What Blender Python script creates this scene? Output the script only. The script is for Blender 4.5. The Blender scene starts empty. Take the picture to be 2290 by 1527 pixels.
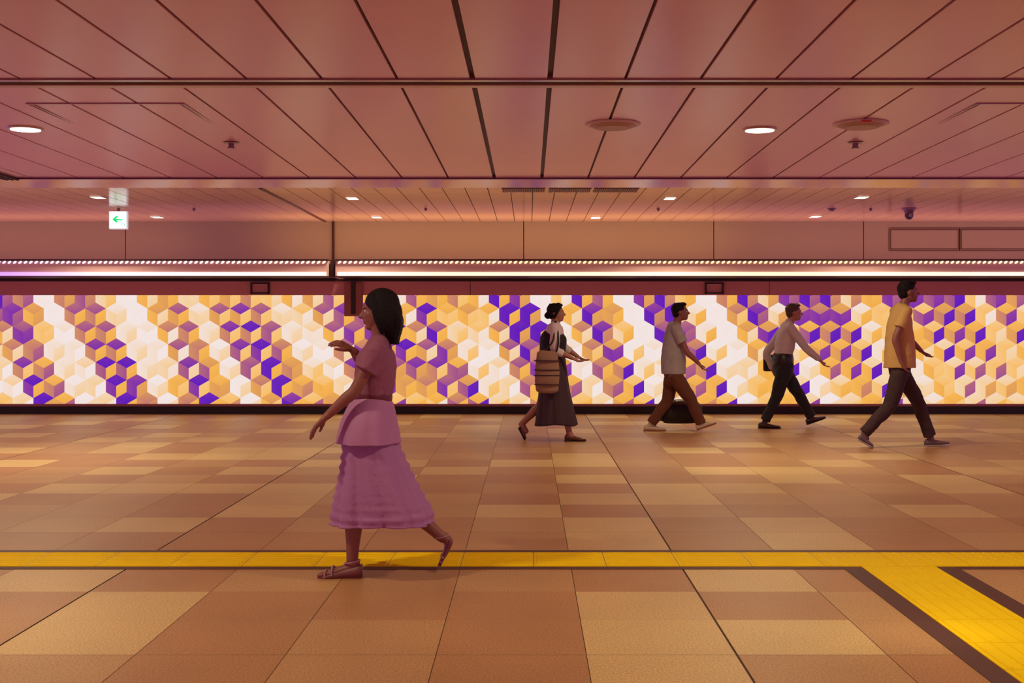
import bpy, bmesh, math, random
from mathutils import Vector, Matrix
S = bpy.context.scene
COL = S.collection
# ------------------------------------------------------------------ camera
F_PX, HX, HY, CAMZ = 2700.0, 1183.0, 728.0, 1.33
cam_d = bpy.data.cameras.new('camera'); cam = bpy.data.objects.new('camera', cam_d); COL.objects.link(cam)
cam.location = (0, 0, CAMZ); cam.rotation_euler = (math.pi/2, 0, 0)
cam_d.sensor_width = 36; cam_d.lens = 36*F_PX/2290
cam_d.shift_x = (1145-HX)/2290; cam_d.shift_y = (HY-763.5)/2290
cam_d.clip_start = 0.05; cam_d.clip_end = 200
S.camera = cam
# ------------------------------------------------------------------ world, exposure
w = bpy.data.worlds.new('world'); S.world = w; w.use_nodes = True
_n = w.node_tree.nodes; _l = w.node_tree.links
_tc = _n.new('ShaderNodeTexCoord'); _sx = _n.new('ShaderNodeSeparateXYZ'); _l.new(_tc.outputs['Generated'], _sx.inputs[0])
_ab = _n.new('ShaderNodeMath'); _ab.operation = 'ABSOLUTE'; _l.new(_sx.outputs[0], _ab.inputs[0])
_cr = _n.new('ShaderNodeValToRGB'); _l.new(_ab.outputs[0], _cr.inputs[0]); _l.new(_cr.outputs[0], _n['Background'].inputs[0])
_cr.color_ramp.elements[0].position = .2; _cr.color_ramp.elements[0].color = (0.66, 0.23, 0.25, 1)
_cr.color_ramp.elements[1].position = .95; _cr.color_ramp.elements[1].color = (0.62, 0.20, 0.85, 1)
w.node_tree.nodes['Background'].inputs[1].default_value = 1.15
S.view_settings.view_transform = 'Standard'; S.view_settings.look = 'None'
S.view_settings.exposure = 0.0; S.view_settings.gamma = 1.0
# ------------------------------------------------------------------ lamps of the concourse
def spot(x, y, z, energy, col=(1, .87, .52), ang=160, size=.12, blend=.9):
    l = bpy.data.lights.new('downlight_lamp', 'SPOT'); l.energy = energy; l.color = col
    l.spot_size = math.radians(ang); l.spot_blend = blend; l.shadow_soft_size = size
    o = bpy.data.objects.new('downlight_lamp', l); o.location = (x, y, z); COL.objects.link(o); return o
def area(x, y, z, sx, sy, rot, energy, col):
    l = bpy.data.lights.new('cove_lamp', 'AREA'); l.shape = 'RECTANGLE'; l.size = sx; l.size_y = sy
    l.energy = energy; l.color = col
    o = bpy.data.objects.new('cove_lamp', l); o.location = (x, y, z); o.rotation_euler = rot; COL.objects.link(o); return o
CEIL_A, CEIL_B0, CEIL_B1, CEIL_C = 3.29, 3.29, 3.245, 3.15
for (x, y, e) in ((-2.5, 5.2, 320), (1.75, 5.2, 320), (5.4, 5.2, 290), (-6.2, 5.2, 280)):
    spot(x, y, CEIL_A-.02, e)
for x in (-12.2, -4.96, 2.27, 9.5):
    spot(x, 11.9, 3.23, 470 if x < 0 else 350)
for x in (-6.10, -2.50, 2.00, 4.71):
    spot(x, 17.1, 3.12, 130)
for x in (-10.0, 0.0, 8.0):
    area(x if x else -0.4, 20.2, 2.32, 8.0, .3, (math.pi, 0, 0), 44 if x == 0 else 26,
         (1, .56, .17) if x == 0 else (1, .50, .30))

# ------------------------------------------------------------------ helpers
def W(px, py, d):
    s = F_PX/d
    return Vector(((px-HX)/s, d, CAMZ-(py-HY)/s))
def lin(r, g, b):
    f = lambda c: (c/255/12.92) if c/255 <= .04045 else ((c/255+.055)/1.055)**2.4
    return (f(r), f(g), f(b))
MATS = {}
def mat(name, col, rough=.6, metal=0, spec=.5, noise=0, nscale=60, bump=0, emit=None, estr=1, coat=0):
    if name in MATS: return MATS[name]
    m = bpy.data.materials.new(name); m.use_nodes = True; nt = m.node_tree; N = nt.nodes; L = nt.links
    b = N['Principled BSDF']
    b.inputs['Base Color'].default_value = (*col, 1); b.inputs['Roughness'].default_value = rough
    b.inputs['Metallic'].default_value = metal; b.inputs['Specular IOR Level'].default_value = spec
    b.inputs['Coat Weight'].default_value = coat
    if name == 'yellow_paving': b.inputs['Specular IOR Level'].default_value = .12
    if emit: b.inputs['Emission Color'].default_value = (*emit, 1); b.inputs['Emission Strength'].default_value = estr
    if noise or bump:
        tc = N.new('ShaderNodeTexCoord'); nz = N.new('ShaderNodeTexNoise'); nz.inputs['Scale'].default_value = nscale
        nz.inputs['Detail'].default_value = 4
        L.new(tc.outputs['Object'], nz.inputs['Vector'])
        if noise:
            mx = N.new('ShaderNodeMix'); mx.data_type = 'RGBA'; mx.blend_type = 'MIX'
            mx.inputs[6].default_value = (*[c*(1-noise) for c in col], 1)
            mx.inputs[7].default_value = (*[min(1, c*(1+noise)) for c in col], 1)
            L.new(nz.outputs['Fac'], mx.inputs[0]); L.new(mx.outputs[2], b.inputs['Base Color'])
        if bump:
            bp = N.new('ShaderNodeBump'); bp.inputs['Strength'].default_value = bump; bp.inputs['Distance'].default_value = .01
            L.new(nz.outputs['Fac'], bp.inputs['Height']); L.new(bp.outputs[0], b.inputs['Normal'])
    MATS[name] = m; return m
def obj(name, bm, mats, parent=None, smooth=False, mods=()):
    me = bpy.data.meshes.new(name); bmesh.ops.recalc_face_normals(bm, faces=bm.faces[:])
    bm.to_mesh(me); bm.free()
    for m in (mats if isinstance(mats, (list, tuple)) else [mats]): me.materials.append(m)
    if smooth:
        for p in me.polygons: p.use_smooth = True
    o = bpy.data.objects.new(name, me); COL.objects.link(o)
    if parent is not None: o.parent = parent
    for md in mods: md(o)
    return o
def tag(o, label=None, cat=None, group=None, kind=None):
    if label: o['label'] = label
    if cat: o['category'] = cat
    if group: o['group'] = group
    if kind: o['kind'] = kind
    return o
def empty(name, loc, label, cat, group=None):
    o = bpy.data.objects.new(name, None); o.location = loc; o.empty_display_size = .1; COL.objects.link(o)
    return tag(o, label, cat, group)
def box(bm, x0, x1, y0, y1, z0, z1, mi=0):
    vs = [bm.verts.new(p) for p in ((x0,y0,z0),(x1,y0,z0),(x1,y1,z0),(x0,y1,z0),(x0,y0,z1),(x1,y0,z1),(x1,y1,z1),(x0,y1,z1))]
    for f in ((0,3,2,1),(4,5,6,7),(0,1,5,4),(1,2,6,5),(2,3,7,6),(3,0,4,7)):
        q = bm.faces.new([vs[i] for i in f]); q.material_index = mi
    return vs
def hexa(bm, pts, mi=0):
    vs = [bm.verts.new(p) for p in pts]
    for f in ((0,3,2,1),(4,5,6,7),(0,1,5,4),(1,2,6,5),(2,3,7,6),(3,0,4,7)):
        q = bm.faces.new([vs[i] for i in f]); q.material_index = mi
def cyl(bm, c, r, h, axis='z', seg=32, r2=None, mi=0, ax=1.0):
    """ cylinder from c along +axis by h """
    r2 = r if r2 is None else r2; A = []; B = []
    for i in range(seg):
        a = 2*math.pi*i/seg; u, v = math.cos(a), math.sin(a)
        def pt(R, t):
            if axis == 'z': return (c[0]+R*u*ax, c[1]+R*v, c[2]+t)
            if axis == 'y': return (c[0]+R*u*ax, c[1]+t, c[2]+R*v)
            return (c[0]+t, c[1]+R*u, c[2]+R*v)
        A.append(bm.verts.new(pt(r, 0))); B.append(bm.verts.new(pt(r2, h)))
    for i in range(seg):
        j = (i+1) % seg; f = bm.faces.new((A[i], A[j], B[j], B[i])); f.material_index = mi
    f = bm.faces.new(A[::-1]); f.material_index = mi
    f = bm.faces.new(B); f.material_index = mi
def ell(bm, c, r, rot=None, sub=3):
    M = Matrix.Translation(c) @ (rot.to_4x4() if rot is not None else Matrix()) @ Matrix.Diagonal((*r, 1))
    bmesh.ops.create_icosphere(bm, subdivisions=sub, radius=1, matrix=M)
def cr(P, n):
    """ catmull-rom through a list of tuples """
    out = []; m = len(P)
    for i in range(m-1):
        p0 = P[max(i-1, 0)]; p1 = P[i]; p2 = P[i+1]; p3 = P[min(i+2, m-1)]
        for k in range(n):
            t = k/n
            out.append(tuple(.5*(2*b+(-a+c)*t+(2*a-5*b+4*c-d)*t*t+(-a+3*b-3*c+d)*t**3) for a, b, c, d in zip(p0, p1, p2, p3)))
    out.append(tuple(P[-1])); return out
def tube(bm, pts, rad, side=Vector((0,1,0)), seg=16, n=4, cap=True):
    """ loft ellipses along pts; rad = r or (r_side, r_other) """
    D = [tuple(p)+(tuple(r) if isinstance(r, (tuple, list)) else (r, r)) for p, r in zip(pts, rad)]
    D = cr(D, n) if n > 1 else D
    C = [Vector(q[:3]) for q in D]; R = [(max(q[3], .001), max(q[4], .001)) for q in D]
    rings = []
    def ring(c, t, ra, rb):
        a = side - t*side.dot(t)
        if a.length < 1e-3: a = Vector((1,0,0)) - t*t.x
        a.normalize(); b = t.cross(a).normalized()
        return [bm.verts.new(c + a*ra*math.cos(2*math.pi*i/seg) + b*rb*math.sin(2*math.pi*i/seg)) for i in range(seg)]
    m = len(C)
    for i in range(m):
        t = (C[min(i+1, m-1)]-C[max(i-1, 0)]).normalized()
        if i == 0 and cap:
            for k in (0.25, .65): 
                q = math.sin(math.acos(1-k)); rings.append(ring(C[0]-t*min(R[0])*(1-k), t, R[0][0]*q, R[0][1]*q))
        rings.append(ring(C[i], t, *R[i]))
        if i == m-1 and cap:
            for k in (.65, .25):
                q = math.sin(math.acos(1-k)); rings.append(ring(C[-1]+t*min(R[-1])*(1-k), t, R[-1][0]*q, R[-1][1]*q))
    for A, B in zip(rings, rings[1:]):
        for i in range(seg):
            j = (i+1) % seg; bm.faces.new((A[i], A[j], B[j], B[i]))
    bm.faces.new(rings[0][::-1]); bm.faces.new(rings[-1])
    return rings
def remesh(vox, sm=4):
    def f(o):
        m = o.modifiers.new('fuse', 'REMESH'); m.mode = 'VOXEL'; m.voxel_size = vox; m.use_smooth_shade = True
        if sm:
            s = o.modifiers.new('soften', 'SMOOTH'); s.iterations = sm; s.factor = .5
    return f
def wrinkle(strength=.01, size=.08):
    def f(o):
        k = 'cloth_%g' % size
        t = bpy.data.textures.get(k) or bpy.data.textures.new(k, 'CLOUDS'); t.noise_scale = size; t.noise_depth = 2
        m = o.modifiers.new('folds', 'DISPLACE'); m.texture = t; m.strength = strength; m.mid_level = .5
    return f
def bevel(wd=.004, seg=2):
    def f(o):
        m = o.modifiers.new('edge', 'BEVEL'); m.width = wd; m.segments = seg; m.limit_method = 'ANGLE'
    return f

# ------------------------------------------------------------------ materials
M_ceil = mat('ceiling_panel', (.66, .31, .45), .26, 0, .35, noise=.03, nscale=1.2)
M_ceilC = mat('rear_ceiling_panel', (.80, .58, .38), .16, 0, .5)
M_dark = mat('dark_joint', (.06, .018, .02), .6)
M_rail = mat('bronze_rail', (.42, .20, .13), .3, .3)
M_bulk = mat('bulkhead_panel', (.43, .37, .27), .45, 0, .4)
M_fascia = mat('mauve_fascia', (.72, .28, .29), .5)
M_black = mat('black_plinth', (.004, .002, .003), .5)
M_case = mat('canopy_metal', (.80, .52, .52), .4, .1)
M_casedark = mat('canopy_edge', (.03, .006, .010), .5)
M_white = mat('lamp_white', (.9, .9, .85), .5, emit=(1, .90, .66), estr=2.2)
M_speaker = mat('ceiling_disc', (.42, .22, .20), .5)
M_devgrey = mat('device_shell', (.22, .12, .15), .35)
M_frame = mat('dark_frame', (.02, .006, .008), .4)
M_sign = mat('sign_white', (.9, 1, .97), .3, emit=(.86, 1, .95), estr=1.05)
M_green = mat('sign_green', (.0, .75, .2), .4, emit=(.0, .78, .20), estr=.9)
M_pale = mat('sign_pale_green', (.5, .85, .75), .4, emit=(.45, .85, .72), estr=.9)

# ------------------------------------------------------------------ floor
XB0, XP = -2.2, .608
rows = [4.879+.579*k for k in range(-16, 6)] + [7.773+.6*k for k in range(1, 19)]
rows = [r for r in rows if r < 18.25]; rows[-1] = 18.3
NR0 = 16     # index of the row edge at 4.879
tones = {  # rows counted from the edge at 4.879: (first column, tones)
 -2: (-2, 'DMDLDMDDL'), -1: (0, 'MDMDLMD'), 0: (-1, 'DLDMDLLM'), 1: (-1, 'DLDDDLDM'), 2: (-1, 'LDMDMDLDM'), 3: (-2, 'DDDDDMLDLD'), 4: (-2, 'DDDDDMLDLDM'),
 5: (-2, 'MLDMDMLDLDM'), 6: (-3, 'MMDLDMLDMDML'), 7: (-3, 'DMDLMMDLLMMDM'),
 8: (-4, 'DLLLLMDMDLLMMLD'), 9: (-4, 'MDMDDLDDLDMLDLM'), 10: (-5, 'DMLDLMDLMMDLLMDL'), 11: (-5, 'LDDMDLLDLLMDMLDM'),
}
rng = random.Random(11)
TV = {'L': .95, 'M': .55, 'D': .12}
bm = bmesh.new(); ca = bm.loops.layers.color.new('tone')
def quad(x0, x1, y0, y1, z, mi, t):
    f = bm.faces.new([bm.verts.new(p) for p in ((x0,y0,z),(x1,y0,z),(x1,y1,z),(x0,y1,z))]); f.material_index = mi
    for l in f.loops: l[ca] = (t, t, t, 1)
for ri in range(len(rows)-1):
    y0, y1 = rows[ri], rows[ri+1]; k = ri-NR0
    for ci in range(-20, 26):
        x0 = XB0+XP*ci; x1 = x0+XP
        ch = None
        if k in tones:
            c0, st = tones[k]
            if 0 <= ci-c0 < len(st): ch = st[ci-c0]
        if ch is None: ch = rng.choice('LLMMDDD' if k > 7 else 'LMMDD')
        t = TV[ch] + rng.uniform(-.08, .08)
        gl = .005 if ci % 5 == 0 else .0015; gr = .005 if (ci+1) % 5 == 0 else .0015
        gy0 = .0016 if k % 5 == 0 else .0005; gy1 = .0016 if (k+1) % 5 == 0 else .0005
        quad(x0+gl, x1-gr, y0+gy0, y1-gy1, 0, 0, max(0, min(1, t)))
quad(-15, 14, rows[0]-.5, 18.3, -.003, 1, 0)
m = bpy.data.materials.new('granite_tiles'); m.use_nodes = True; nt = m.node_tree; N = nt.nodes; L = nt.links; b = N['Principled BSDF']
at = N.new('ShaderNodeAttribute'); at.attribute_name = 'tone'
mx = N.new('ShaderNodeMix'); mx.data_type = 'RGBA'
mx.inputs[6].default_value = (.42, .20, .085, 1); mx.inputs[7].default_value = (.64, .43, .185, 1)
L.new(at.outputs['Fac'], mx.inputs[0])
tc = N.new('ShaderNodeTexCoord'); nz = N.new('ShaderNodeTexNoise'); nz.inputs['Scale'].default_value = 110; nz.inputs['Detail'].default_value = 3
L.new(tc.outputs['Object'], nz.inputs['Vector'])
n2 = N.new('ShaderNodeTexNoise'); n2.inputs['Scale'].default_value = 1.3; n2.inputs['Detail'].default_value = 5; L.new(tc.outputs['Object'], n2.inputs['Vector'])
mr = N.new('ShaderNodeMapRange'); mr.inputs[1].default_value = .25; mr.inputs[2].default_value = .75; mr.inputs[3].default_value = .6; mr.inputs[4].default_value = 1.4
L.new(nz.outputs['Fac'], mr.inputs[0])
mr2 = N.new('ShaderNodeMapRange'); mr2.inputs[1].default_value = .3; mr2.inputs[2].default_value = .7; mr2.inputs[3].default_value = .92; mr2.inputs[4].default_value = 1.08
L.new(n2.outputs['Fac'], mr2.inputs[0])
mu = N.new('ShaderNodeMath'); mu.operation = 'MULTIPLY'; L.new(mr.outputs[0], mu.inputs[0]); L.new(mr2.outputs[0], mu.inputs[1])
vm = N.new('ShaderNodeVectorMath'); vm.operation = 'SCALE'; L.new(mx.outputs[2], vm.inputs[0]); L.new(mu.outputs[0], vm.inputs['Scale'])
L.new(vm.outputs[0], b.inputs['Base Color'])
bp = N.new('ShaderNodeBump'); bp.inputs['Strength'].default_value = .35; bp.inputs['Distance'].default_value = .004
L.new(nz.outputs['Fac'], bp.inputs['Height']); L.new(bp.outputs[0], b.inputs['Normal'])
b.inputs['Roughness'].default_value = .42; b.inputs['Specular IOR Level'].default_value = .4
tag(obj('floor', bm, [m, mat('floor_grout', (.10, .04, .03), .8)]), kind='structure')

# ------------------------------------------------------------------ yellow tactile paving
M_yel = mat('yellow_paving', (.93, .63, .0005), .6, noise=.06, nscale=8)
M_bord = mat('maroon_border', (.09, .028, .025), .6, noise=.12, nscale=200)
M_seam = mat('paving_seam', (.30, .13, .01), .6)
def tact_block(bm, x0, x1, y0, y1, kind):
    g = .0015; box(bm, x0+g, x1-g, y0+g, y1-g, .0, .006, 0)
    if kind == 'x':
        n = 6
        for i in range(n):
            yc = y0+(i+.5)*(y1-y0)/n
            hexa(bm, [(x0+.015,yc-.013,.006),(x1-.015,yc-.013,.006),(x1-.015,yc+.013,.006),(x0+.015,yc+.013,.006),
                      (x0+.022,yc-.008,.011),(x1-.022,yc-.008,.011),(x1-.022,yc+.008,.011),(x0+.022,yc+.008,.011)])
    elif kind == 'y':
        n = 6
        for i in range(n):
            xc = x0+(i+.5)*(x1-x0)/n
            hexa(bm, [(xc-.013,y0+.015,.006),(xc+.013,y0+.015,.006),(xc+.013,y1-.015,.006),(xc-.013,y1-.015,.006),
                      (xc-.008,y0+.022,.011),(xc+.008,y0+.022,.011),(xc+.008,y1-.022,.011),(xc-.008,y1-.022,.011)])
    else:
        n = 7
        for i in range(n):
            for j in range(n):
                cyl(bm, (x0+(i+.5)*(x1-x0)/n, y0+(j+.5)*(y1-y0)/n, .006), .013, .005, seg=10, r2=.008)
TY0, TY1 = 6.65, 7.055
t = empty('tactile_paving', (0, 6.85, 0), 'yellow raised paving strip running across the whole floor parallel to the lit wall', 'tactile paving')
def loc(bm, o):
    bmesh.ops.translate(bm, verts=bm.verts[:], vec=-o.location); return bm
bm = bmesh.new()
for k in range(-26, 28):
    x0 = .83+.4025*k; x1 = x0+.4025
    kind = 'd' if 1.3 < x0 < 2.6 else 'x'
    tact_block(bm, x0, x1, TY0, TY1, kind)
box(bm, -9.6, 12, TY0, TY1, -.001, .002, 1)
obj('yellow_blocks', loc(bm, t), [M_yel, M_seam], t)
bm = bmesh.new()
box(bm, -9.6, 12, TY1, TY1+.085, -.001, .003)
box(bm, -9.6, 1.735, TY0-.065, TY0, -.001, .003); box(bm, 2.355, 12, TY0-.065, TY0, -.001, .003)
obj('dark_border', loc(bm, t), M_bord, t)
t = empty('tactile_paving', (2.04, 4, 0), 'yellow raised paving branch coming toward the viewer at lower right', 'tactile paving')
bm = bmesh.new(); BX0, BX1 = 1.828, 2.238
for k in range(0, 15):
    y1 = TY0-.003-.4*k; tact_block(bm, BX0, BX1, y1-.4, y1, 'd' if k == 0 else 'y')
box(bm, BX0, BX1, TY0-6.0, TY0-.003, -.001, .002, 1)
obj('yellow_blocks', loc(bm, t), [M_yel, M_seam], t)
bm = bmesh.new()
for a, c in ((BX0-.105, BX0), (BX1, BX1+.115)): box(bm, a, c, TY0-6.0, TY0-.003, -.001, .0028)
obj('dark_border', loc(bm, t), M_bord, t)

# ------------------------------------------------------------------ ceiling
def panels(bm, joints, wide, y0, z0, y1, z1, zt=.05, g=.011):
    """ panels lying between the joint positions, with real gaps """
    for a, c in zip(joints, joints[1:]):
        ga = g*1.9 if a in wide else g; gc = g*1.9 if c in wide else g
        hexa(bm, [(a+ga,y0,z0),(c-gc,y0,z0),(c-gc,y1,z1),(a+ga,y1,z1),
                  (a+ga,y0,z0+zt),(c-gc,y0,z0+zt),(c-gc,y1,z1+zt),(a+ga,y1,z1+zt)], 0)
jA = [-.449-.599*k for k in range(24, 0, -1)] + [-.449, .167] + [.167+.599*k for k in range(1, 24)]
bm = bmesh.new()
panels(bm, jA, (-.449, .167), -5.5, CEIL_A, 9.58, CEIL_A)
box(bm, -14, 14, -5.5, 9.6, CEIL_A+.03, CEIL_A+.12, 1)
tag(obj('ceiling', bm, [M_ceil, M_dark], mods=[bevel(.004, 2)]), kind='structure')
bm = bmesh.new()
panels(bm, jA, (-.449, .167), 9.90, CEIL_B0, 15.64, CEIL_B1)
hexa(bm, [(-14,9.6,CEIL_A+.03),(14,9.6,CEIL_A+.03),(14,15.64,CEIL_B1+.03),(-14,15.64,CEIL_B1+.03),
          (-14,9.6,CEIL_A+.12),(14,9.6,CEIL_A+.12),(14,15.64,CEIL_A+.12),(-14,15.64,CEIL_A+.12)], 1)
tag(obj('ceiling', bm, [M_ceil, M_dark], mods=[bevel(.004, 2)]), kind='structure')
jC = [.05+.3*k for k in range(-46, 46)]
gC = min(jC, key=lambda v: abs(v+3.4))
bm = bmesh.new()
panels(bm, jC, (gC,), 15.95, CEIL_C, 16.59, CEIL_C, g=.006)
panels(bm, jC, (gC,), 16.60, CEIL_C, 21.1, CEIL_C, g=.006)
box(bm, -14, 14, 15.95, 21.2, CEIL_C+.03, CEIL_C+.2, 1)
tag(obj('ceiling', bm, [M_ceilC, M_dark]), kind='structure')
# sloped lip between the middle and the rear ceiling
bm = bmesh.new()
hexa(bm, [(-14,15.64,CEIL_B1-.002),(14,15.64,CEIL_B1-.002),(14,15.95,CEIL_C),(-14,15.95,CEIL_C),
          (-14,15.64,CEIL_B1+.1),(14,15.64,CEIL_B1+.1),(14,15.95,CEIL_C+.1),(-14,15.95,CEIL_C+.1)])
tag(obj('trim_1', bm, mat('lip_metal', (.60, .38, .36), .17, .6)), kind='structure')
bm = bmesh.new(); box(bm, -14, 14, 15.62, 15.655, CEIL_B1-.02, CEIL_B1+.02)
tag(obj('trim_2', bm, mat('lip_edge', (.16, .05, .12), .35, .5)), kind='structure')
# rail across the ceiling
bm = bmesh.new()
box(bm, -14, 14, 9.58, 9.66, CEIL_A-.012, CEIL_A+.04, 0)
box(bm, -14, 14, 9.66, 9.80, CEIL_A+.005, CEIL_A+.04, 1)
box(bm, -14, 14, 9.80, 9.90, CEIL_A-.012, CEIL_A+.04, 2)
tag(obj('trim_3', bm, [mat('rail_dark', (.26, .10, .13), .22, .3), M_dark, M_rail], mods=[bevel(.004)]), kind='structure')
# longitudinal border at far left of the middle ceiling
bm = bmesh.new()
for k in range(3): box(bm, -6.66-.07*k, -6.63-.07*k, 13.0, 15.7, 3.215, 3.262)
tag(obj('trim_4', bm, M_dark), kind='structure')
# thick seam in the rear ceiling
bm = bmesh.new(); box(bm, gC-.03, gC+.02, 15.99, 21.05, CEIL_C-.012, CEIL_C+.01)
tag(obj('trim_5', bm, mat('seam_dark', (.12, .05, .035), .5)), kind='structure')

# ------------------------------------------------------------------ rear wall: bulkhead, fascia, plinth
bm = bmesh.new()
js = [-13.5] + [(x-HX)/127.9 for x in (281, 745, 1171, 1596, 1931, 2360)] + [13.5]
for a, c in zip(js, js[1:]):
    box(bm, a+.008, c-.008, 21.1, 21.2, 2.0, CEIL_C+.1, 0)
box(bm, -13.5, 13.5, 21.13, 21.25, 2.0, CEIL_C+.1, 1)
tag(obj('wall_rear', bm, [M_bulk, mat('bulk_joint', (.10, .04, .03), .6)]), kind='structure')
bm = bmesh.new()
box(bm, -3.44, -3.40, 21.06, 21.11, 2.3, CEIL_C)
tag(obj('trim_6', bm, M_dark), kind='structure')
LZ0, LZ1, LY = CAMZ-(903-HY)/148.35, CAMZ-(660-HY)/148.35, 18.2
bm = bmesh.new()
box(bm, -13.5, 13.5, LY-.012, LY+.3, LZ1, 2.02, 0)              # fascia above the screen
box(bm, -13.5, 13.5, LY-.004, LY+.3, LZ0-.006, LZ0-.001, 0)
box(bm, -13.5, 13.5, LY+.03, LY+.3, LZ0, LZ1, 1)
for x in (1052, 1720): box(bm, (x-HX)/148.35-.004, (x-HX)/148.35+.004, LY-.014, LY, LZ1, 2.02, 1)
tag(obj('wall_screen', bm, [M_fascia, M_casedark]), kind='structure')
bm = bmesh.new(); box(bm, -13.5, 13.5, LY-.03, LY+.3, .115, LZ0-.004)
tag(obj('trim_7', bm, mat('screen_sill', (.30, .10, .11), .45)), kind='structure')
bm = bmesh.new(); box(bm, -13.5, 13.5, LY, LY+.3, 0, .115)
tag(obj('baseboard_rear', bm, M_black), kind='structure')

# ------------------------------------------------------------------ the glowing screen with its cube pattern
PAL = [(241,228,226), (240,221,208), (242,208,165), (245,192,112), (243,176,72), (224,158,84), (204,133,98), (166,86,130), (134,50,160), (90,18,186)]
PALL = [lin(*c) for c in PAL]
ROWS = {
0: '-97 -67 -00 -65 -76 -23 -00 -42 -54 -22 -43 -53 -63 -32 -41 -52 -73 -44 -55 -51 -74 -54 -63 -41 -94 -85 -00 -31 -94 -74 -00 -85 -96 -34 -00 -64 -96 -25 -87 -97 -96 -26 -44 -87 -88 -78 -79 -31 -78 -57'.split(),
1: '887 545 000 764 764 122 000 542 754 122 753 853 763 122 321 752 874 974 944 441 984 433 543 431 994 995 003 442 895 554 000 896 992 124 000 653 897 125 688 688 588 124 333 333 378 569 569 331 468 233'.split(),
2: '642 788 333 100 764 764 112 100 641 764 112 863 963 773 112 211 742 784 885 984 642 794 223 321 642 995 995 011 642 896 324 000 798 787 114 000 542 589 214 479 569 469 124 334 344 359 458 459 332 459'.split(),
3: '652 667 112 110 864 864 112 110 751 664 012 873 983 674 012 100 762 685 875 984 752 685 113 100 752 796 995 110 653 588 003 100 678 679 013 100 452 465 023 458 458 359 114 341 442 249 348 448 332 344'.split(),
4: '220 863 467 112 210 974 974 112 221 872 574 012 773 994 565 123 210 865 776 775 875 863 477 013 210 764 786 588 110 674 469 113 210 457 469 012 221 444 339 012 447 448 249 124 111 343 238 237 337 332'.split(),
5: '210 984 467 012 220 984 885 012 443 983 455 002 653 994 456 344 221 877 458 554 654 783 579 113 220 674 778 467 220 567 349 012 555 457 449 002 334 443 239 002 234 446 239 225 122 343 227 225 235 444'.split(),
6: '333 220 995 457 002 221 994 666 002 664 994 346 002 543 894 347 555 443 545 348 334 431 674 479 224 221 466 459 334 221 457 349 110 223 446 349 002 334 444 238 002 223 445 238 226 123 443 227 224 233'.split(),
}
for r in ROWS: assert len(ROWS[r]) == 50, (r, len(ROWS[r]))
SL = 148.35; HW = 23.155/SL; EDG = 26.74/SL
def pal(v):
    v = max(0, min(8.999, v)); i = int(v); f = v-i
    return tuple(a*(1-f)+b_*f for a, b_ in zip(PALL[i], PALL[i+1]))
bm = bmesh.new(); ca = bm.loops.layers.float_color.new('picture')
def clip_poly(P):
    for lo in (True, False):
        zc = LZ0 if lo else LZ1; out = []
        for i in range(len(P)):
            a, c = P[i], P[(i+1) % len(P)]
            ia = (a[1] >= zc) if lo else (a[1] <= zc); ic = (c[1] >= zc) if lo else (c[1] <= zc)
            if ia: out.append(a)
            if ia != ic:
                t = (zc-a[1])/(c[1]-a[1]); out.append(tuple(p+(q-p)*t for p, q in zip(a, c)))
        P = out
        if len(P) < 3: return []
    return P
rg = random.Random(5)
def face(P, v):
    P = clip_poly(P)
    if len(P) < 3: return
    # drop doubles
    Q = [p for i, p in enumerate(P) if (Vector(p[:2])-Vector(P[i-1][:2])).length > 1e-5]
    if len(Q) < 3: return
    f = bm.faces.new([bm.verts.new((p[0], LY+.006, p[1])) for p in Q])
    for l, p in zip(f.loops, Q): l[ca] = (*pal(v+p[2]), 1)
for r in range(7):
    off = 4.85 if r % 2 == 0 else 28.0
    ztop = CAMZ-(636.1+40.1*r-HY)/SL
    for j in range(-16, 66):
        jj = j if 0 <= j < 50 else (-j-1 if j < 0 else 99-j)
        code = ROWS[r][jj]; cx = (off+46.31*j-HX)/SL
        A = (cx, ztop); B = (cx+HW, ztop-EDG/2); C_ = (cx, ztop-EDG); D_ = (cx-HW, ztop-EDG/2)
        E = (cx+HW, ztop-1.5*EDG); G = (cx, ztop-2*EDG); H = (cx-HW, ztop-1.5*EDG)
        g = .45
        if True:
            v = int(code[0]) if code[0] != '-' else (int(code[1])+int(code[2]))/2; face([(*A, -g), (*D_, -g*.2), (*C_, g), (*B, g*.2)], v)
        v = int(code[1]); face([(*D_, -g*.6), (*H, -g*.6), (*G, g*.6), (*C_, g*.6)], v)
        v = int(code[2]); face([(*C_, -g*.5), (*G, g*.5), (*E, g*.5), (*B, -g*.5)], v)
m = bpy.data.materials.new('screen_picture'); m.use_nodes = True; nt = m.node_tree; N = nt.nodes; L = nt.links; b = N['Principled BSDF']
at = N.new('ShaderNodeAttribute'); at.attribute_name = 'picture'
b.inputs['Base Color'].default_value = (.01, .01, .01, 1); b.inputs['Roughness'].default_value = .3
L.new(at.outputs['Color'], b.inputs['Emission Color']); b.inputs['Emission Strength'].default_value = 1.0
for v in bm.verts: v.co.y = LY+.006
scr = empty('video_wall', (0, LY, LZ0), 'long glowing screen wall of tumbling cube pattern in purple, orange and cream', 'screen')
bmesh.ops.translate(bm, verts=bm.verts[:], vec=-scr.location)
for f in bm.faces:
    f.normal_update()
    if f.normal.y > 0: f.normal_flip()
me = bpy.data.meshes.new('display'); bm.to_mesh(me); bm.free(); me.materials.append(m)
o = bpy.data.objects.new('display', me); COL.objects.link(o); o.parent = scr
bm = bmesh.new(); x0 = -12.5; x1 = 12.6
box(bm, x0, x1, .008, .028, 0, LZ1-LZ0)
obj('back_panel', bm, M_casedark, scr)

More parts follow.
